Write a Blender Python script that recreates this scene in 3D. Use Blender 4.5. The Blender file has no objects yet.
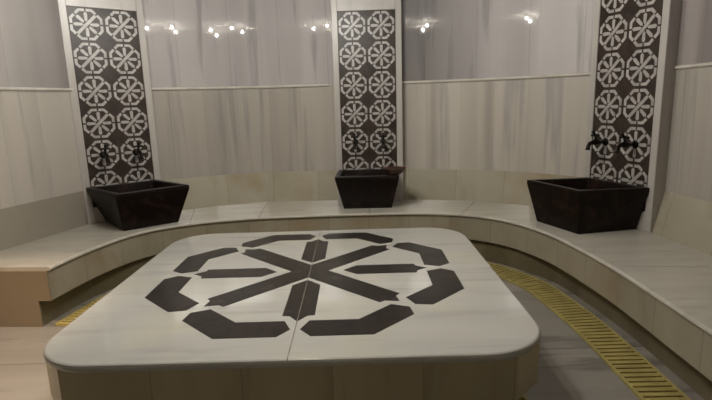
import bpy, bmesh, math, random
from mathutils import Vector, Matrix
R = math.radians
scn = bpy.context.scene
C = scn.collection
random.seed(4)

# ------------------------------------------------------------------ colour
def lin(c):
    c = c / 255.0
    return c / 12.92 if c <= .04045 else ((c + .055) / 1.055) ** 2.4
def col(r, g, b): return (lin(r), lin(g), lin(b), 1)

# ------------------------------------------------------------------ materials
def new_mat(name):
    m = bpy.data.materials.new(name); m.use_nodes = True
    nt = m.node_tree; nt.nodes.clear()
    out = nt.nodes.new('ShaderNodeOutputMaterial'); b = nt.nodes.new('ShaderNodeBsdfPrincipled')
    nt.links.new(b.outputs[0], out.inputs[0])
    return m, nt, b
class G:
    def __init__(s, nt): s.nt = nt
    def n(s, t, **k):
        x = s.nt.nodes.new(t)
        for a, v in k.items(): setattr(x, a, v)
        return x
    def l(s, a, b): s.nt.links.new(a, b)
    def math(s, op, a, b=None, c=None):
        x = s.n('ShaderNodeMath', operation=op)
        for i, v in enumerate((a, b, c)):
            if v is None: continue
            if isinstance(v, (int, float)): x.inputs[i].default_value = v
            else: s.l(v, x.inputs[i])
        return x.outputs[0]
    def mix(s, f, a, b, mode='MIX'):
        x = s.n('ShaderNodeMix', data_type='RGBA', blend_type=mode)
        for i, v in ((0, f), (6, a), (7, b)):
            if isinstance(v, (int, float, tuple)): x.inputs[i].default_value = v
            else: s.l(v, x.inputs[i])
        return x.outputs[2]
    def ramp(s, f, stops, interp='LINEAR'):
        x = s.n('ShaderNodeValToRGB'); x.color_ramp.interpolation = interp
        e = x.color_ramp.elements
        while len(e) > 1: e.remove(e[0])
        e[0].position, e[0].color = stops[0]
        for p, c in stops[1:]:
            k = e.new(p); k.color = c
        s.l(f, x.inputs[0]); return x.outputs[0]

def marble(name, c1, c2, cv, su=9, sv=.5, tw=None, th=None, toff=0, voff=0, tone=.18, joint=.5, jw=.004,
           rough=.16, stain=None, bands=None, coords='UV', vein=.35, spec=.5):
    """polished marble slabs: streaks drawn out along v, slab tones and thin joints in (u, v) metres"""
    m, nt, b = new_mat(name); g = G(nt)
    tc = g.n('ShaderNodeTexCoord')
    src = tc.outputs['UV'] if coords == 'UV' else tc.outputs['Object']
    sep = g.n('ShaderNodeSeparateXYZ'); g.l(src, sep.inputs[0])
    u, v = sep.outputs[0], sep.outputs[1]
    cell = None
    if tw:
        fu = g.math('DIVIDE', g.math('ADD', u, toff), tw); iu = g.math('FLOOR', fu)
        if th:
            fv = g.math('DIVIDE', g.math('ADD', v, voff), th); iv = g.math('FLOOR', fv)
        else: fv = None; iv = 0.0
        cb = g.n('ShaderNodeCombineXYZ'); g.l(iu, cb.inputs[0])
        if th: g.l(iv, cb.inputs[1])
        wn = g.n('ShaderNodeTexWhiteNoise', noise_dimensions='3D'); g.l(cb.outputs[0], wn.inputs[0])
        cell = wn.outputs['Value']
    cb = g.n('ShaderNodeCombineXYZ')
    g.l(g.math('MULTIPLY', u, su), cb.inputs[0]); g.l(g.math('MULTIPLY', v, sv), cb.inputs[1])
    if cell is not None: g.l(g.math('MULTIPLY', cell, 37.0), cb.inputs[2])
    n1 = g.n('ShaderNodeTexNoise'); n1.inputs['Scale'].default_value = 1; n1.inputs['Detail'].default_value = 4
    n1.inputs['Distortion'].default_value = .25
    g.l(cb.outputs[0], n1.inputs[0])
    base = g.mix(g.ramp(n1.outputs[0], [(.3, (0, 0, 0, 1)), (.72, (1, 1, 1, 1))]), c1, c2)
    n2 = g.n('ShaderNodeTexNoise'); n2.inputs['Scale'].default_value = 1.9; n2.inputs['Detail'].default_value = 5
    g.l(cb.outputs[0], n2.inputs[0])
    vm = g.ramp(n2.outputs[0], [(.56, (0, 0, 0, 1)), (.66, (vein, vein, vein, 1)), (.8, (vein * .4,) * 3 + (1,))])
    base = g.mix(vm, base, cv)
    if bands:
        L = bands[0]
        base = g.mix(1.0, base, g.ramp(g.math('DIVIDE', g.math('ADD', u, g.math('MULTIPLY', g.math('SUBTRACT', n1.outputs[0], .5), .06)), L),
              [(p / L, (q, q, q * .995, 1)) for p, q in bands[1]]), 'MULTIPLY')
    if stain:
        n3 = g.n('ShaderNodeTexNoise'); n3.inputs['Scale'].default_value = 2.3; n3.inputs['Detail'].default_value = 3
        g.l(src, n3.inputs[0])
        base = g.mix(g.ramp(n3.outputs[0], [(.5, (0, 0, 0, 1)), (.75, (.7, .7, .7, 1))]), base, stain)
    if cell is not None:
        base = g.mix(1.0, base, g.ramp(cell, [(0, (1 - tone,) * 3 + (1,)), (1, (1, 1, 1, 1))]), 'MULTIPLY')
        def jm(f, w):
            d = g.math('ABSOLUTE', g.math('SUBTRACT', g.math('FRACT', f), .5))
            return g.math('GREATER_THAN', d, .5 - jw / w / 2)
        j = jm(fu, tw)
        if th: j = g.math('MAXIMUM', j, jm(fv, th))
        base = g.mix(g.math('MULTIPLY', j, joint), base, col(70, 62, 50))
    g.l(base, b.inputs['Base Color'])
    b.inputs['Roughness'].default_value = rough
    b.inputs['Specular IOR Level'].default_value = spec
    return m

def simple(name, c, rough=.5, metal=0, c2=None, scale=20, thr=(.4, .7), spec=.5, detail=6, dist=0):
    m, nt, b = new_mat(name); g = G(nt)
    if c2 is None: c2 = tuple(x * .8 for x in c[:3]) + (1,)
    tc = g.n('ShaderNodeTexCoord'); n = g.n('ShaderNodeTexNoise'); n.inputs['Scale'].default_value = scale
    n.inputs['Detail'].default_value = detail; n.inputs['Distortion'].default_value = dist
    g.l(tc.outputs['Object'], n.inputs[0])
    g.l(g.mix(g.ramp(n.outputs[0], [(thr[0], (0, 0, 0, 1)), (thr[1], (1, 1, 1, 1))]), c, c2), b.inputs['Base Color'])
    b.inputs['Roughness'].default_value = rough; b.inputs['Metallic'].default_value = metal
    b.inputs['Specular IOR Level'].default_value = spec
    return m
def emis(name, c, s):
    m, nt, b = new_mat(name)
    b.inputs['Emission Color'].default_value = c; b.inputs['Emission Strength'].default_value = s
    b.inputs['Base Color'].default_value = c
    return m

M = {}
UL = 4.6
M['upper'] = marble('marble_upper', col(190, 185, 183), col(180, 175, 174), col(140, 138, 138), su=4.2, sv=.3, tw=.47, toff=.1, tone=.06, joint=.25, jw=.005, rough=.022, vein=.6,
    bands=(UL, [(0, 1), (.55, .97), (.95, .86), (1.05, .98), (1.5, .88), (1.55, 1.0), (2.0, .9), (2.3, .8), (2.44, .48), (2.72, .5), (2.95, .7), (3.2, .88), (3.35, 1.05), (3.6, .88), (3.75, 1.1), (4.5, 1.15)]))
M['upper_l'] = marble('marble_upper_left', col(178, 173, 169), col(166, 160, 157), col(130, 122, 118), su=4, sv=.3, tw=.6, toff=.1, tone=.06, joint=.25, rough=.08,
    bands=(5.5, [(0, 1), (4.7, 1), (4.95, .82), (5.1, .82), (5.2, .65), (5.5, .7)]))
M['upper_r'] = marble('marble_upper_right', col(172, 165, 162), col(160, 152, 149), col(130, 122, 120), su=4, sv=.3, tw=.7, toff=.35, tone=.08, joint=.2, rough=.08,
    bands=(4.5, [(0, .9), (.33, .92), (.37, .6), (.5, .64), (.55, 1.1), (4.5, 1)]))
M['mid'] = marble('marble_middle', col(184, 178, 168), col(170, 164, 155), col(140, 137, 135), su=4.5, sv=.25, tw=.31, toff=.05, tone=.12, joint=.2, jw=.004, rough=.2, vein=.6,
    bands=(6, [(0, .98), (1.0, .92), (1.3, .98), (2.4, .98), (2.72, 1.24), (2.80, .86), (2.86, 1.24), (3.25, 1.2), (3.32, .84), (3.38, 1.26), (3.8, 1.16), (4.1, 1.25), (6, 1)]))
M['low'] = marble('marble_low_course', col(176, 170, 152), col(164, 158, 138), col(146, 136, 112), su=2, sv=1.4, tw=.46, toff=.2, tone=.12, joint=.4, rough=.25, stain=col(150, 130, 96))
M['low_l'] = marble('marble_low_left', col(158, 151, 138), col(148, 141, 127), col(136, 126, 108), su=2, sv=.8, tw=.9, toff=.2, tone=.06, joint=.15, rough=.25)
M['front'] = marble('marble_bench_front', col(168, 160, 140), col(152, 144, 124), col(130, 120, 98), su=2.5, sv=1.2, tw=.36, tone=.2, joint=.5, rough=.3, stain=col(140, 120, 86))
M['endp'] = marble('marble_bench_end', col(140, 126, 104), col(128, 115, 95), col(140, 128, 106), su=2, sv=1.2, rough=.3)
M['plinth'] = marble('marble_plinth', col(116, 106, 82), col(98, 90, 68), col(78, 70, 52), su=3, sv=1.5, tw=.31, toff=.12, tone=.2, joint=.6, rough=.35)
M['seat'] = marble('marble_seat', col(192, 187, 175), col(180, 175, 163), col(156, 150, 138), su=1.2, sv=6, rough=.2, vein=.3, coords='OBJ')
M['top'] = marble('marble_table_top', col(184, 183, 176), col(172, 171, 165), col(150, 148, 143), su=.6, sv=6, rough=.07, vein=.4, coords='OBJ', stain=col(186, 182, 164))
M['body'] = marble('marble_table_body', col(192, 180, 146), col(174, 162, 131), col(140, 129, 102), su=4, sv=.6, tw=.37, tone=.15, joint=.4, rough=.3)
M['floor'] = marble('marble_floor', col(154, 149, 141), col(134, 129, 122), col(92, 88, 84), su=.6, sv=4, tw=6, th=.85, toff=3.2, voff=-.05, tone=.1, joint=.6, jw=.008, rough=.22, vein=.6, coords='OBJ')
M['frame'] = marble('marble_frame', col(186, 181, 175), col(172, 167, 160), col(150, 145, 138), su=8, sv=.5, rough=.35)
M['mould'] = simple('moulding_marble', col(210, 204, 194), .15, c2=col(190, 184, 174), scale=6)
M['dark'] = simple('dark_emperador', col(62, 52, 46), .35, spec=.25, c2=col(42, 35, 30), scale=7, dist=1.5)
M['inlay'] = simple('dark_inlay', col(46, 40, 36), .3, c2=col(28, 24, 22), scale=5, dist=2.0, spec=.15)
M['veins'] = simple('dark_inlay_vein', col(40, 35, 31), .3, c2=col(84, 76, 68), scale=6, thr=(.58, .75), dist=3, spec=.18)
M['white'] = simple('white_inlay', col(178, 174, 169), .35, c2=col(150, 145, 140), scale=14)
M['joint'] = simple('joint_grout', col(128, 122, 108), .6, c2=col(100, 94, 80))
M['basin'] = simple('basin_stone', col(20, 13, 9), .35, c2=col(46, 32, 26), scale=5, thr=(.5, .8), dist=2.5, spec=.15)
M['bronze'] = simple('dark_bronze', col(38, 34, 28), .35, metal=.8, c2=col(22, 20, 16), scale=30)
M['bowl'] = simple('bowl_brown', col(66, 36, 24), .4, c2=col(46, 26, 18), scale=12)
M['yellow'] = simple('yellow_grate', col(168, 153, 92), .5, c2=col(146, 134, 80), scale=9)
M['pan'] = simple('drain_channel', col(166, 150, 86), .6, c2=col(150, 136, 76), scale=9)
M['ceil'] = simple('ceiling_plaster', col(170, 162, 150), .8)
M['steel'] = simple('lamp_rim', col(180, 176, 168), .3, metal=1)
M['lens'] = emis('lamp_lens', (1, .9, .78, 1), 6)

# ------------------------------------------------------------------ object helpers
def link(name, bm, mats, parent=None, smooth=False):
    me = bpy.data.meshes.new(name); bm.normal_update(); bm.to_mesh(me); bm.free()
    for m in (mats if isinstance(mats, (list, tuple)) else [mats]): me.materials.append(m)
    if smooth:
        for f in me.polygons: f.use_smooth = True
    o = bpy.data.objects.new(name, me); C.objects.link(o)
    if parent: o.parent = parent
    return o
def empty(name, label, cat, loc=(0, 0, 0), rz=0, group=None):
    o = bpy.data.objects.new(name, None); C.objects.link(o); o.location = loc; o.rotation_euler = (0, 0, rz)
    o['label'] = label; o['category'] = cat
    if group: o['group'] = group
    return o
def kind(o, k='structure'): o['kind'] = k; return o

def catmull(P, n=6):
    P = [Vector(p) for p in P]; out = []
    for i in range(len(P) - 1):
        a = P[max(i - 1, 0)]; b = P[i]; c = P[i + 1]; d = P[min(i + 2, len(P) - 1)]
        for k in range(n):
            t = k / n
            out.append(.5 * ((2 * b) + (c - a) * t + (2 * a - 5 * b + 4 * c - d) * t * t + (3 * b - a - 3 * c + d) * t ** 3))
    out.append(P[-1]); return out
def arclen(P):
    s = [0]
    for a, b in zip(P, P[1:]): s.append(s[-1] + (b - a).length)
    return s
def at_s(P, S, s):
    s = min(max(s, 0), S[-1])
    for i in range(len(P) - 1):
        if s <= S[i + 1] + 1e-9:
            d = S[i + 1] - S[i]; return P[i].lerp(P[i + 1], (s - S[i]) / d if d else 0)
    return P[-1].copy()
def resample(P, step=None, s0=0, s1=None, n=None):
    S = arclen(P); s1 = S[-1] if s1 is None else s1
    n = n or max(2, int(round((s1 - s0) / step)))
    return [at_s(P, S, s0 + (s1 - s0) * i / n) for i in range(n + 1)]
def normals(P):
    """unit normals to the LEFT of travel, mitred"""
    N = []
    for i in range(len(P)):
        ds = []
        if i: ds.append((P[i] - P[i - 1]).normalized())
        if i < len(P) - 1: ds.append((P[i + 1] - P[i]).normalized())
        ns = [Vector((-d.y, d.x)) for d in ds]
        m = sum(ns, Vector((0, 0))).normalized(); m /= max(.4, m.dot(ns[0])); N.append(m)
    return N
def sweep(name, P, prof, mats, pm=None, parent=None, closed_path=False, smooth=False, cap=True):
    """prof: closed list of (offset to the left, z).  UV = (arc length, running profile length)"""
    P = [Vector(p) for p in P]
    if closed_path:
        Q = P[-1:] + P + P[:1]; N = normals(Q)[1:-1]; P = P + P[:1]; N = N + N[:1]
    else: N = normals(P)
    S = arclen(P); k = len(prof)
    pv = [0]
    for a, b in zip(prof, prof[1:] + prof[:1]): pv.append(pv[-1] + math.hypot(b[0] - a[0], b[1] - a[1]))
    bm = bmesh.new(); uv = bm.loops.layers.uv.new('UVMap')
    rows = [[bm.verts.new((p.x + n.x * o, p.y + n.y * o, z)) for o, z in prof] for p, n in zip(P, N)]
    for i in range(len(P) - 1):
        for j in range(k):
            j2 = (j + 1) % k
            f = bm.faces.new((rows[i][j], rows[i + 1][j], rows[i + 1][j2], rows[i][j2]))
            for lp, (ss, vv) in zip(f.loops, ((S[i], pv[j]), (S[i + 1], pv[j]), (S[i + 1], pv[j + 1]), (S[i], pv[j + 1]))):
                lp[uv].uv = (ss, vv)
            if pm: f.material_index = pm[j]
    if cap and not closed_path:
        for r, (s, sg) in ((rows[0], (0, 1)), (rows[-1], (S[-1], -1))):
            f = bm.faces.new(r if sg < 0 else r[::-1])
            for lp in f.loops:
                idx = r.index(lp.vert); lp[uv].uv = (s + prof[idx][0], prof[idx][1])
    bmesh.ops.remove_doubles(bm, verts=bm.verts, dist=1e-6)
    bmesh.ops.recalc_face_normals(bm, faces=bm.faces)
    return link(name, bm, mats, parent, smooth)
def prism(bm, pts, z0, z1, bevel=0, mi=0):
    lo = [bm.verts.new((x, y, z0)) for x, y in pts]; hi = [bm.verts.new((x, y, z1)) for x, y in pts]
    n = len(pts); fs = [bm.faces.new(hi), bm.faces.new(lo[::-1])]
    for i in range(n): fs.append(bm.faces.new((lo[i], lo[(i + 1) % n], hi[(i + 1) % n], hi[i])))
    for f in fs: f.material_index = mi
    return fs
def box(bm, x0, x1, y0, y1, z0, z1, mi=0):
    return prism(bm, [(x0, y0), (x1, y0), (x1, y1), (x0, y1)], z0, z1, mi=mi)
def fix(bm): bmesh.ops.recalc_face_normals(bm, faces=bm.faces); return bm
def bev(bm, w, seg=2, ang=30):
    es = [e for e in bm.edges if len(e.link_faces) == 2 and e.calc_face_angle(0) > R(ang)]
    bmesh.ops.bevel(bm, geom=es, offset=w, segments=seg, affect='EDGES', profile=.5)
    return bm
def tube(bm, pts, rad, seg=10):
    """round tube through 3-D points with a radius per point"""
    pts = [Vector(p) for p in pts]; rr = rad if isinstance(rad, (list, tuple)) else [rad] * len(pts); rings = []
    up = Vector((1, 0, 0))
    for i, p in enumerate(pts):
        d = (pts[min(i + 1, len(pts) - 1)] - pts[max(i - 1, 0)]).normalized()
        a = up if abs(d.dot(up)) < .9 else Vector((0, 1, 0))
        s = d.cross(a).normalized(); t = d.cross(s).normalized()
        rings.append([bm.verts.new(p + (s * math.cos(2 * math.pi * k / seg) + t * math.sin(2 * math.pi * k / seg)) * rr[i]) for k in range(seg)])
    for a, b in zip(rings, rings[1:]):
        for k in range(seg): bm.faces.new((a[k], a[(k + 1) % seg], b[(k + 1) % seg], b[k]))
    bm.faces.new(rings[0][::-1]); bm.faces.new(rings[-1])
def lathe(bm, prof, seg=24, c=(0, 0, 0)):
    rings = []
    for r, z in prof:
        rings.append([bm.verts.new((c[0] + max(r, 1e-4) * math.cos(2 * math.pi * k / seg), c[1] + max(r, 1e-4) * math.sin(2 * math.pi * k / seg), c[2] + z)) for k in range(seg)])
    for a, b in zip(rings, rings[1:]):
        for k in range(seg): bm.faces.new((a[k], a[(k + 1) % seg], b[(k + 1) % seg], b[k]))
    bm.faces.new(rings[0][::-1]); bm.faces.new(rings[-1])

# ------------------------------------------------------------------ levels (metres)
EYE = 1.41
SEAT = .41; COURSE = .71; MOULD = 1.565; CEIL = 2.47

# ------------------------------------------------------------------ the room
WB = [(-1.95, 4.64), (-1.40, 4.91), (-.91, 5.05), (-.2, 5.03), (.40, 5.0), (1.15, 4.80), (1.58, 4.5), (1.99, 4.06)]
WR = [(2.085, 3.66), (2.126, 3.507), (2.165, 2.97), (2.2, 2.2), (2.2, -.9)]
WL = [(-2.8, -.9), (-2.8, 2.4), (-2.72, 3.1), (-2.6, 3.53), (-2.374, 4.262), (-2.34, 4.38)]
BB, BL, BR = .065, .0, .085
def wall(name, P, up, BACK):
    prof = [(0, 0), (0, SEAT), (BACK + 1e-4, COURSE), (BACK, MOULD), (BACK, CEIL + .05), (.28, CEIL + .05), (.28, 0)]
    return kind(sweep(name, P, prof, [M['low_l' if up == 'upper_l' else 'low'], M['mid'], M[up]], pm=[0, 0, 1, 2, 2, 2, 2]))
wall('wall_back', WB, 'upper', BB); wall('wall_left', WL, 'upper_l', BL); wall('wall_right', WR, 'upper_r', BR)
kind(sweep('wall_front', [(2.3, -.9), (-2.9, -.9)], [(0, 0), (0, CEIL + .05), (.2, CEIL + .05), (.2, 0)], [M['low']]))
bm = bmesh.new(); box(bm, -3.2, 2.7, -1.2, 5.5, -.1, 0); kind(link('floor', fix(bm), M['floor']))
bm = bmesh.new(); box(bm, -3.2, 2.7, -1.2, 5.5, CEIL, CEIL + .1); kind(link('ceiling', fix(bm), M['ceil']))
# rounded moulding on the upper wall
mpf = lambda BACK: [(BACK + .01, MOULD - .016)] + [(BACK - .022 * math.cos(t), MOULD + .014 * math.sin(t)) for t in [R(a) for a in (-80, -50, -20, 10, 40, 65, 88)]] + [(BACK + .01, MOULD + .014)]
def cutpath(P, s0, s1):
    P = [Vector(p) for p in P]; S = arclen(P); return [at_s(P, S, s0)] + [p for p, s in zip(P, S) if s0 + .01 < s < s1 - .01] + [at_s(P, S, s1)]
SB = arclen([Vector(p) for p in WB])
kind(sweep('trim_1', cutpath(WB, .09, 1.79), mpf(BB), M['mould'])); kind(sweep('trim_2', cutpath(WB, 2.43, SB[-1] - .02), mpf(BB), M['mould']))
SL = arclen([Vector(p) for p in WL]); SR = arclen([Vector(p) for p in WR])
kind(sweep('trim_3', cutpath(WL, .2, SL[-1] - .09), mpf(BL), M['mould'])); kind(sweep('trim_4', cutpath(WR, .16, SR[-1] - .2), mpf(BR), M['mould']))

# ------------------------------------------------------------------ the bench round the room
LIP = catmull([(-2.0, 3.09), (-1.965, 3.37), (-1.91, 3.62), (-1.83, 3.84), (-1.70, 4.03), (-1.5, 4.17), (-1.24, 4.28), (-.88, 4.355), (-.45, 4.38),
               (0, 4.385), (.35, 4.375), (.65, 4.335), (.91, 4.25), (1.1, 4.12), (1.24, 3.95), (1.34, 3.74), (1.41, 3.5), (1.455, 3.15), (1.48, 2.85), (1.485, 2.57), (1.48, 2.0), (1.48, 1.0), (1.48, -.88)], 4)
LS = arclen(LIP)
FULL = [Vector(p) for p in [(-2.74, 3.14), (-2.6, 3.53), (-2.385, 4.25), (-2.36, 4.40), (-1.95, 4.68), (-1.40, 4.91), (-.91, 5.05), (-.2, 5.03), (.40, 5.0), (1.15, 4.80), (1.58, 4.5), (1.97, 4.1), (2.126, 3.507), (2.165, 2.97), (2.2, 2.2), (2.2, -.88)]]
FS = arclen(FULL)
def near_s(P, S, q):
    best = (9, 0)
    for i in range(401):
        s = S[-1] * i / 400; d = (at_s(P, S, s) - Vector(q)).length
        if d < best[0]: best = (d, s)
    return best[1]
bench = empty('marble_bench', 'long curved beige marble bench running round the room under the dark basins', 'bench', (0, 0, 0))
cuts = [((-2.0, 3.09), (-2.74, 3.14)), ((-1.83, 3.84), (-2.5, 3.9)), ((-1.45, 4.19), (-1.6, 4.83)), ((-.88, 4.355), (-.91, 5.05)), ((.1, 4.385), (.12, 5.02)), ((.91, 4.25), (1.17, 4.79)), ((1.34, 3.74), (1.97, 4.1)),
        ((1.48, 2.79), (2.17, 2.72)), ((1.48, 1.5), (2.2, 1.5)), ((1.48, .3), (2.2, .3)), ((1.48, -.88), (2.2, -.88))]
for (a0, w0), (a1, w1) in zip(cuts, cuts[1:]):
    g = .0018
    la = resample(LIP, s0=near_s(LIP, LS, a0) + g, s1=near_s(LIP, LS, a1) - g, n=16)
    # wall side: keep the facet corners by resampling finely
    lw = resample(FULL, s0=near_s(FULL, FS, w0) + g, s1=near_s(FULL, FS, w1) - g, n=16)
    nn = normals(la); bm = bmesh.new()
    prof = [(.03, SEAT - .024), (.006, SEAT - .024), (.001, SEAT - .020), (0, SEAT - .014), (.002, SEAT - .007), (.008, SEAT - .0015), (.016, SEAT)]
    rows = []
    for p, n, w in zip(la, nn, lw):
        # the slab tucks a little under the wall facing
        ww = w + (w - p).normalized() * .03
        rows.append([bm.verts.new((p.x + n.x * o, p.y + n.y * o, z)) for o, z in prof] + [bm.verts.new((ww.x, ww.y, SEAT)), bm.verts.new((ww.x, ww.y, SEAT - .024))])
    for r0, r1 in zip(rows, rows[1:]):
        for j in range(9): bm.faces.new((r0[j], r1[j], r1[(j + 1) % 9], r0[(j + 1) % 9]))
    bm.faces.new(rows[0][::-1]); bm.faces.new(rows[-1])
    o = link('seat_slab', fix(bm), M['seat'], bench)
fine = resample(LIP, step=.06)
UNDER = .182
# end face of the bench is cut square with the seat: body and plinth start at the lip's start
def smooth(y):
    t = min(1, max(0, (y - 3.5) / .5)); return t * t * (3 - 2 * t)
def strip_to_wall(name, off, z0, z1, m):
    nn = normals(fine); S = arclen(fine); fs = resample(FULL, n=len(fine) - 1)
    bm = bmesh.new(); uv = bm.loops.layers.uv.new('UVMap'); rows = []
    for i, (p, n, w) in enumerate(zip(fine, nn, fs)):
        if i == 0:
            d = (FULL[0] - LIP[0]).normalized(); q = p + d * off
        else: q = p + n * (off - (.05 * smooth(p.y) if z0 == 0 else 0))
        w2 = w + (w - q).normalized() * .02
        rows.append([bm.verts.new((q.x, q.y, z0)), bm.verts.new((q.x, q.y, z1)), bm.verts.new((w2.x, w2.y, z1)), bm.verts.new((w2.x, w2.y, z0))])
    for i in range(len(rows) - 1):
        r0, r1 = rows[i], rows[i + 1]
        for j in range(4):
            f = bm.faces.new((r0[j], r1[j], r1[(j + 1) % 4], r0[(j + 1) % 4]))
            vv = (z0, z1, z1 + .5, z0 - .5, z0)
            for lp, c in zip(f.loops, ((S[i], vv[j]), (S[i + 1], vv[j]), (S[i + 1], vv[j + 1]), (S[i], vv[j + 1]))): lp[uv].uv = c
    for r in (rows[0], rows[-1]):
        f = bm.faces.new(r); r0 = r[0].co
        for lp in f.loops: lp[uv].uv = (-(lp.vert.co - r0).xy.length + .2, lp.vert.co.z)
    return link(name, fix(bm), M[m], bench)
strip_to_wall('front_facing', .018, UNDER, SEAT - .024, 'front')
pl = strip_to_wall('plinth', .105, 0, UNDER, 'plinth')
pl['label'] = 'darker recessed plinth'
d = (FULL[0] - LIP[0]).normalized(); nq = Vector((-d.y, d.x)); nq = nq if nq.y < 0 else -nq; L0 = (FULL[0] - LIP[0]).length - .03
bm = bmesh.new(); uv = bm.loops.layers.uv.new('UVMap')
prof = [(.105, 0), (L0, 0), (L0, SEAT - .024), (.018, SEAT - .024), (.018, UNDER), (.105, UNDER)]
vs = [[bm.verts.new(((LIP[0] + d * a + nq * k).x, (LIP[0] + d * a + nq * k).y, z)) for a, z in prof] for k in (-.001, .012)]
bm.faces.new(vs[0]); bm.faces.new(vs[1])
for k in range(6): bm.faces.new((vs[0][k], vs[0][(k + 1) % 6], vs[1][(k + 1) % 6], vs[1][k]))
for fc in bm.faces:
    for lp in fc.loops: lp[uv].uv = ((lp.vert.co.xy - LIP[0]).length + .35, lp.vert.co.z)
link('end_panel', fix(bm), M['endp'], bench)

# ------------------------------------------------------------------ yellow drain gratings
def grating(name, label, P, w0, w1, pitch, closed=False):
    """P centre line on the floor; w0..w1 offsets to the left of travel"""
    root = empty(name, label, 'drain grating', (P[0].x, P[0].y, 0))
    off = Vector((P[0].x, P[0].y)); Q = [p - off for p in P]
    z = .014
    sweep('channel', Q, [(w0 + .003, .0015), (w0 + .003, .004), (w1 - .003, .004), (w1 - .003, .0015)], M['pan'], parent=root, closed_path=closed)
    for a, b in ((w0, w0 + .016), (w1 - .016, w1)):
        sweep('rail', Q, [(a, .001), (a, z), (b, z), (b, .001)], M['yellow'], parent=root, closed_path=closed)
    S = arclen(Q); n = int(S[-1] / pitch); bm = bmesh.new(); N = normals(Q)
    for i in range(n):
        s = (i + .5) * pitch; p = at_s(Q, S, s); q = at_s(Q, S, min(s + .01, S[-1]))
        if (q - p).length < 1e-6: continue
        d = (q - p).normalized(); m = Vector((-d.y, d.x))
        a = p + m * (w0 + .012); b = p + m * (w1 - .012); h = d * pitch * .35
        prism(bm, [tuple(a - h), tuple(a + h), tuple(b + h), tuple(b - h)], .004, z - .001)
    o = link('bars', fix(bm), M['yellow'], root); o['kind'] = 'stuff'
    return root
LG = resample(LIP, step=.08, s0=.0, s1=LS[-1] - .1)
LG = [p - n * .035 * smooth(p.y) for p, n in zip(LG, normals(LG))]
grating('drain_grating', 'curved yellow slotted floor drain strip along the foot of the marble bench', LG, -.19, .03, .042)

# ------------------------------------------------------------------ the heated marble slab in the middle
TX, TY = -.296, 2.868
X0, X1, Y0, Y1 = -1.393 - TX, .795 - TX, 1.816 - TY, 3.832 - TY
table = empty('marble_platform', 'large raised white marble platform with dark inlaid star, in the middle of the floor', 'platform', (TX, TY, 0))
def rrect(x0, x1, y0, y1, r, seg=10):
    out = []
    for cx, cy, a0 in ((x1 - r, y0 + r, -90), (x1 - r, y1 - r, 0), (x0 + r, y1 - r, 90), (x0 + r, y0 + r, 180)):
        for k in range(seg + 1):
            a = R(a0 + 90 * k / seg); out.append((cx + r * math.cos(a), cy + r * math.sin(a)))
    return out
bm = bmesh.new()
r_ = .29; prof = [(.012, SEAT - .036), (.004, SEAT - .033), (0, SEAT - .024), (0, SEAT - .013), (.004, SEAT - .004), (.012, SEAT)]
rings = []
for ins, z in prof:
    rings.append([bm.verts.new((x, y, z)) for x, y in rrect(X0 + ins, X1 - ins, Y0 + ins, Y1 - ins, r_ - ins)])
for a, b in zip(rings, rings[1:]):
    for k in range(len(a)): bm.faces.new((a[k], a[(k + 1) % len(a)], b[(k + 1) % len(a)], b[k]))
bm.faces.new(rings[0][::-1]); bm.faces.new(rings[-1])
link('top_slab', fix(bm), M['top'], table)
def cham(x0, x1, y0, y1, c): return [(x0 + c, y0), (x1 - c, y0), (x1, y0 + c), (x1, y1 - c), (x1 - c, y1), (x0 + c, y1), (x0, y1 - c), (x0, y0 + c)]
i = .032
body = [Vector(p) for p in cham(X0 + i, X1 - i, Y0 + i, Y1 - i, .13)]
sweep('body', body, [(0, .185), (0, SEAT - .036), (.5, SEAT - .036), (.5, .185)], M['body'], parent=table, closed_path=True)
i = .15
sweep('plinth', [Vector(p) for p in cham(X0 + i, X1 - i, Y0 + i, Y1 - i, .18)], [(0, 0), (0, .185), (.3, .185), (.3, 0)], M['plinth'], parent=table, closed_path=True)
# inlays
zt0, zt1 = SEAT - .004, SEAT + .0012
def polar(r, d, a):  # r along arm direction a, d to its left
    c, s = math.cos(a), math.sin(a); return (r * c - d * s, r * s + d * c)
Ro, Ri = .9227, .7512; ao, ai = Ro * math.cos(R(22.5)), Ri * math.cos(R(22.5))
for k in range(8):
    a0, a1 = R(45 * k), R(45 * k + 45); am = R(45 * k + 22.5)
    pts = [polar(ao, .075, a0), (Ro * math.cos(am), Ro * math.sin(am)), polar(ao, -.075, a1), polar((ao + ai) / 2 + .01, -.022, a1), polar(ai, -.058, a1),
           (Ri * math.cos(am), Ri * math.sin(am)), polar(ai, .058, a0), polar((ao + ai) / 2 + .01, .022, a0)]
    bm = bmesh.new(); prism(bm, pts, zt0, zt1); link('ring_inlay', fix(bm), M['inlay'], table)
w = .078
def head(a, s): return [polar(.635, -w * s, a), polar(.64, -.042 * s, a), polar(.70, 0, a), polar(.64, .042 * s, a), polar(.635, w * s, a)]
for k in (0, 2, 4, 6):
    a = R(45 * k)
    ri = .155 if k in (2, 6) else .20
    pts = [polar(ri + .08, w, a), polar(ri, 0, a), polar(ri + .08, -w, a)] + head(a, 1)
    bm = bmesh.new(); prism(bm, pts, zt0, zt1); link('arm_inlay', fix(bm), M['veins'] if k == 6 else M['inlay'], table)
pts = []
for k in (1, 3, 5, 7):
    a = R(45 * k); pts += head(a, 1) + [polar(w, w, a)]
bm = bmesh.new(); prism(bm, pts, zt0, zt1); link('cross_inlay', fix(bm), M['veins'], table)
bm = bmesh.new(); box(bm, -.0022, .0022, Y0 + .004, Y1 - .004, SEAT - .003, SEAT + .0018); link('joint', fix(bm), M['joint'], table)
tp = [Vector((x + TX, y + TY)) for x, y in cham(X0 + .15, X1 - .15, Y0 + .15, Y1 - .15, .18)]
tp = tp + tp[:1]
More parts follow.
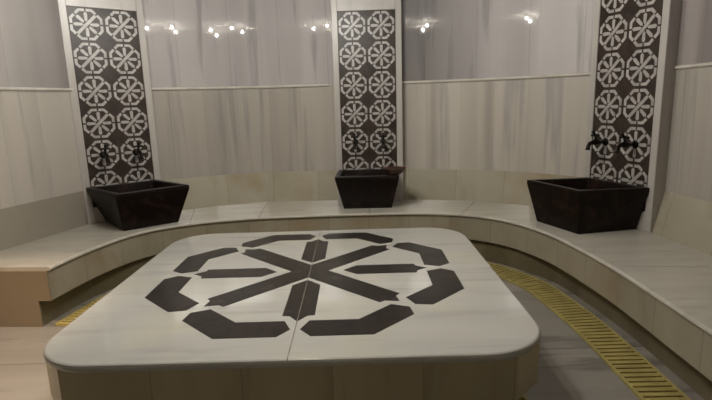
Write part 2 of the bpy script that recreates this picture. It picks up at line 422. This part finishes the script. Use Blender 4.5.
grating('drain_grating', 'yellow slotted floor drain strip around the foot of the star platform', tp, -.13, -.015, .036)

# ------------------------------------------------------------------ fountain columns, basins, taps
SQ = .273
cols = [dict(o=(-2.11, 4.477), a=37.64, dz=0), dict(o=(.135, 4.944), a=-2.66, dz=0), dict(o=(2.004, 3.801), a=-70.8, dz=.027)]
def rosette_mesh():
    bm = bmesh.new(); Ro, Ri = .136, .113; ao, ai = Ro * math.cos(R(22.5)), Ri * math.cos(R(22.5))
    for k in range(8):
        a0, a1, am = R(45 * k), R(45 * k + 45), R(45 * k + 22.5)
        prism(bm, [polar(ao, .007, a0), (Ro * math.cos(am), Ro * math.sin(am)), polar(ao, -.007, a1), polar(ai, -.006, a1), (Ri * math.cos(am), Ri * math.sin(am)), polar(ai, .006, a0)], 0, .003)
        a = a0
        if k in (1, 5): continue
        h = .011
        prism(bm, [polar(.022, 0, a), polar(.036, -h, a), polar(.088, -h * 1.25, a), polar(.101, 0, a), polar(.088, h * 1.25, a), polar(.036, h, a)], 0, .003)
    a = R(45); h = .012
    prism(bm, [polar(-.108, 0, a), polar(-.098, -h, a), polar(.098, -h, a), polar(.108, 0, a), polar(.098, h, a), polar(-.098, h, a)], 0, .0035)
    bmesh.ops.rotate(bm, verts=bm.verts, cent=(0, 0, 0), matrix=Matrix.Rotation(R(90), 3, 'X'))
    return fix(bm)
proto = link('rosette_inlay', rosette_mesh(), M['white']); rmesh = proto.data; bpy.data.objects.remove(proto)
cl = ['tall dark patterned fountain panel in a pale marble frame, behind the left basin',
      'tall dark patterned fountain panel in a pale marble frame, behind the middle basin',
      'tall dark patterned fountain panel in a pale marble frame, behind the right basin']
def taps(c, x, z, label):
    t = empty('wall_tap', label, 'tap', (0, 0, 0), R(c['a']), 'bronze taps on the fountain panels')
    rot = Matrix.Rotation(R(c['a']), 3, 'Z'); t.location = Vector((c['o'][0], c['o'][1], 0)) + rot @ Vector((x, 0, z))
    return t
def make_tap(t):
    bm = bmesh.new(); ry = Matrix.Rotation(R(90), 3, 'X')
    lathe(bm, [(.030, 0), (.030, .004), (.024, .010), (.014, .014)], 18); bmesh.ops.rotate(bm, verts=bm.verts, cent=(0, 0, 0), matrix=ry)
    link('flange', fix(bm), M['bronze'], t, True)
    bm = bmesh.new()
    tube(bm, [(0, -.008, 0), (0, -.04, 0), (0, -.065, .002), (0, -.085, .003), (0, -.11, .003), (0, -.135, .002), (0, -.158, -.005), (0, -.170, -.022), (0, -.174, -.040), (0, -.176, -.054)],
         [.014, .013, .018, .024, .024, .016, .015, .015, .015, .020], 12)
    link('spout', fix(bm), M['bronze'], t, True)
    bm = bmesh.new()
    tube(bm, [(0, -.10, .018), (0, -.103, .036), (0, -.107, .05)], [.013, .009, .012], 10)
    tube(bm, [(-.036, -.108, .054), (-.024, -.108, .059), (0, -.108, .059), (.024, -.108, .059), (.036, -.108, .054)], [.011, .008, .011, .008, .011], 10)
    tube(bm, [(0, -.108, .058), (0, -.126, .077), (0, -.135, .088)], [.008, .009, .013], 10)
    link('handle', fix(bm), M['bronze'], t, True)
    return t
tap0 = None
side = ['left', 'middle', 'right']
for ci, c in enumerate(cols):
    f = empty('fountain_panel', cl[ci], 'wall panel', (c['o'][0], c['o'][1], SEAT), R(c['a']), 'patterned fountain panels')
    T = 2.2335 + c['dz'] - SEAT; H = CEIL - SEAT; B = .14
    hw = SQ; fw = hw + .056
    bm = bmesh.new()
    for x0, x1, z0, z1 in ((-fw, -hw, 0, H), (hw, fw, 0, H), (-hw, hw, T, H), (-hw, hw, 0, B)):
        box(bm, x0, x1, -.004, .2, z0, z1)
    uvl = bm.loops.layers.uv.new('UVMap')
    for fc in bm.faces:
        for lp in fc.loops: lp[uvl].uv = (lp.vert.co.x + lp.vert.co.y, lp.vert.co.z)
    link('frame', bev(fix(bm), .003, 1), M['frame'], f)
    bm = bmesh.new(); box(bm, -hw, hw, .006, .15, B, T); link('dark_panel', fix(bm), M['dark'], f)
    for r in range(6):
        for s in (-.5, .5):
            o = bpy.data.objects.new('rosette_inlay', rmesh); C.objects.link(o); o.parent = f
            o.location = (s * SQ, .0065, T - SQ * (r + .5))
    for s, nm in ((-.5, 'left'), (.5, 'right')):
        lab = 'dark bronze wall tap, the %s of two on the %s fountain panel' % (nm, side[ci])
        t = taps(c, s * SQ, 2.2335 + c['dz'] - SQ * 4.5, lab)
        t.location += Matrix.Rotation(R(c['a']), 3, 'Z') @ Vector((0, .006, 0))
        if tap0 is None: tap0 = make_tap(t)
        else:
            for ch in tap0.children:
                q = ch.copy(); C.objects.link(q); q.parent = t

def basin(c, label, cx, db, dt, BW=.225, TW=.29, Hh=.325, cxt=None, sb=0, st=0):
    rot = Matrix.Rotation(R(c['a']), 3, 'Z')
    cxt = cx if cxt is None else cxt
    t = empty('stone_basin', label, 'basin', Vector((c['o'][0], c['o'][1], SEAT)) + rot @ Vector((cx, -.006, 0)), R(c['a']), 'dark stone basins on the bench')
    k = cxt - cx
    bm = bmesh.new()
    def ring(x0, x1, y0, y1, z, sh=None):
        sh = st if sh is None else sh
        return [bm.verts.new(p) for p in ((x0, y0, z), (x1, y0, z), (x1 + sh, y1, z), (x0 + sh, y1, z))]
    b0 = ring(-BW, BW, -db, 0, 0, sb)
    t0 = ring(k - TW, k + TW, -dt, 0, Hh - .03); t1 = ring(k - TW, k + TW, -dt, 0, Hh)
    e = .045
    i1 = ring(k - TW + e, k + TW - e, -dt + e, -e, Hh)
    i2 = ring(k - TW + e + .03, k + TW - e - .03, -dt + e + .04, -e - .03, Hh - .19)
    for a, b in ((b0, t0), (t0, t1), (t1, i1), (i1, i2)):
        for j in range(4): bm.faces.new((a[j], a[(j + 1) % 4], b[(j + 1) % 4], b[j]))
    bm.faces.new(b0[::-1]); bm.faces.new(i2)
    link('bowl', bev(fix(bm), .006, 2), M['basin'], t)
    bm = bmesh.new(); lathe(bm, [(.0, 0), (.028, 0), (.028, .004), (.02, .005), (0, .003)], 16, (k, -dt / 2, Hh - .19)); link('drain', fix(bm), M['bronze'], t)
    return t
basin(cols[0], 'square dark stone basin on the left curve of the bench', .07, .50, .56, cxt=.10, TW=.30, sb=-.03, st=-.11)
basin(cols[1], 'square dark stone basin on the bench with a brown bowl on its rim', -.02, .345, .475)
basin(cols[2], 'square dark veined stone basin on the right curve of the bench', -.07, .485, .51, cxt=-.115, TW=.29, sb=.06, st=.125)

# brown bowl resting on the rim of the middle basin
bw = empty('washing_bowl', 'small shallow brown bowl resting on the right rim of the middle basin', 'bowl', (.345, 4.52, SEAT + .3255))
bm = bmesh.new()
lathe(bm, [(.052, 0), (.060, .003), (.085, .028), (.104, .056), (.108, .060), (.106, .062), (.100, .057), (.080, .030), (.05, .010), (0, .008)], 28)
link('bowl_body', fix(bm), M['bowl'], bw, True)

# ------------------------------------------------------------------ ceiling lamps
lamps = [(-.68, 2.78, 1), (-.2, 2.70, 1), (-.44, 2.26, 1), (-.46, 3.02, .6), (-1.72, 3.72, .3), (1.08, 3.62, .3)]
for x, y, k in lamps:
    t = empty('ceiling_lamp', 'small round lamp on the ceiling above the star platform', 'lamp', (x, y, CEIL - .012), 0, 'small ceiling lamps')
    bm = bmesh.new(); lathe(bm, [(.030, 0), (.046, 0), (.046, .012), (.030, .012)], 20); link('rim', fix(bm), M['steel'], t)
    bm = bmesh.new(); lathe(bm, [(0, .002), (.028, .004), (.028, .012), (0, .012)], 20); link('lens', fix(bm), M['lens'], t)
    L = bpy.data.lights.new('lamp_light', 'POINT'); L.energy = 31 * k; L.color = (1, .97, .915); L.shadow_soft_size = .010
    lo = bpy.data.objects.new('lamp_light', L); C.objects.link(lo); lo.location = (x, y, CEIL - .05)
# warm spot and lamp body added in place of doorway light on the floor
t = empty('added_warm_lamp', 'added unseen warm lamp standing in for doorway light on the floor at the left', 'lamp', (-2.1, 1.9, CEIL - .012))
bm = bmesh.new(); lathe(bm, [(.05, 0), (.07, 0), (.07, .012), (.05, .012)], 24); link('rim', fix(bm), M['steel'], t)
bm = bmesh.new(); lathe(bm, [(0, .002), (.048, .004), (.048, .012), (0, .012)], 24); link('lens', fix(bm), M['lens'], t)
L = bpy.data.lights.new('warm_fill', 'SPOT'); L.energy = 235; L.color = (1, .74, .52); L.shadow_soft_size = .05; L.spot_size = R(62); L.spot_blend = .8
lo = bpy.data.objects.new('warm_fill', L); C.objects.link(lo); lo.location = (-2.1, 1.9, CEIL - .05)
lo.rotation_euler = (Vector((-2.35, 2.3, 0)) - lo.location).to_track_quat('-Z', 'Y').to_euler()

w = bpy.data.worlds.new('World'); scn.world = w; w.use_nodes = True
w.node_tree.nodes['Background'].inputs[0].default_value = (.5, .46, .4, 1); w.node_tree.nodes['Background'].inputs[1].default_value = .02

# ------------------------------------------------------------------ camera
f, pitch, roll, yaw = 499.73, .19702, -.02973, -.0024
cy, sy = math.cos(yaw), math.sin(yaw)
fw = Vector((sy * math.cos(pitch), cy * math.cos(pitch), -math.sin(pitch))); r = Vector((cy, -sy, 0)); u = r.cross(fw)
r2 = r * math.cos(roll) + u * math.sin(roll); u2 = -r * math.sin(roll) + u * math.cos(roll)
cam = bpy.data.cameras.new('Camera'); co = bpy.data.objects.new('Camera', cam); C.objects.link(co)
cam.sensor_width = 36; cam.lens = f / 712 * 36; cam.clip_start = .05
mw = Matrix((r2, u2, -fw)).transposed().to_4x4(); mw.translation = Vector((0, 0, EYE)); co.matrix_world = mw
scn.camera = co
scn.view_settings.view_transform = 'Standard'; scn.view_settings.look = 'None'; scn.view_settings.gamma = 1
scn.view_settings.exposure = 0
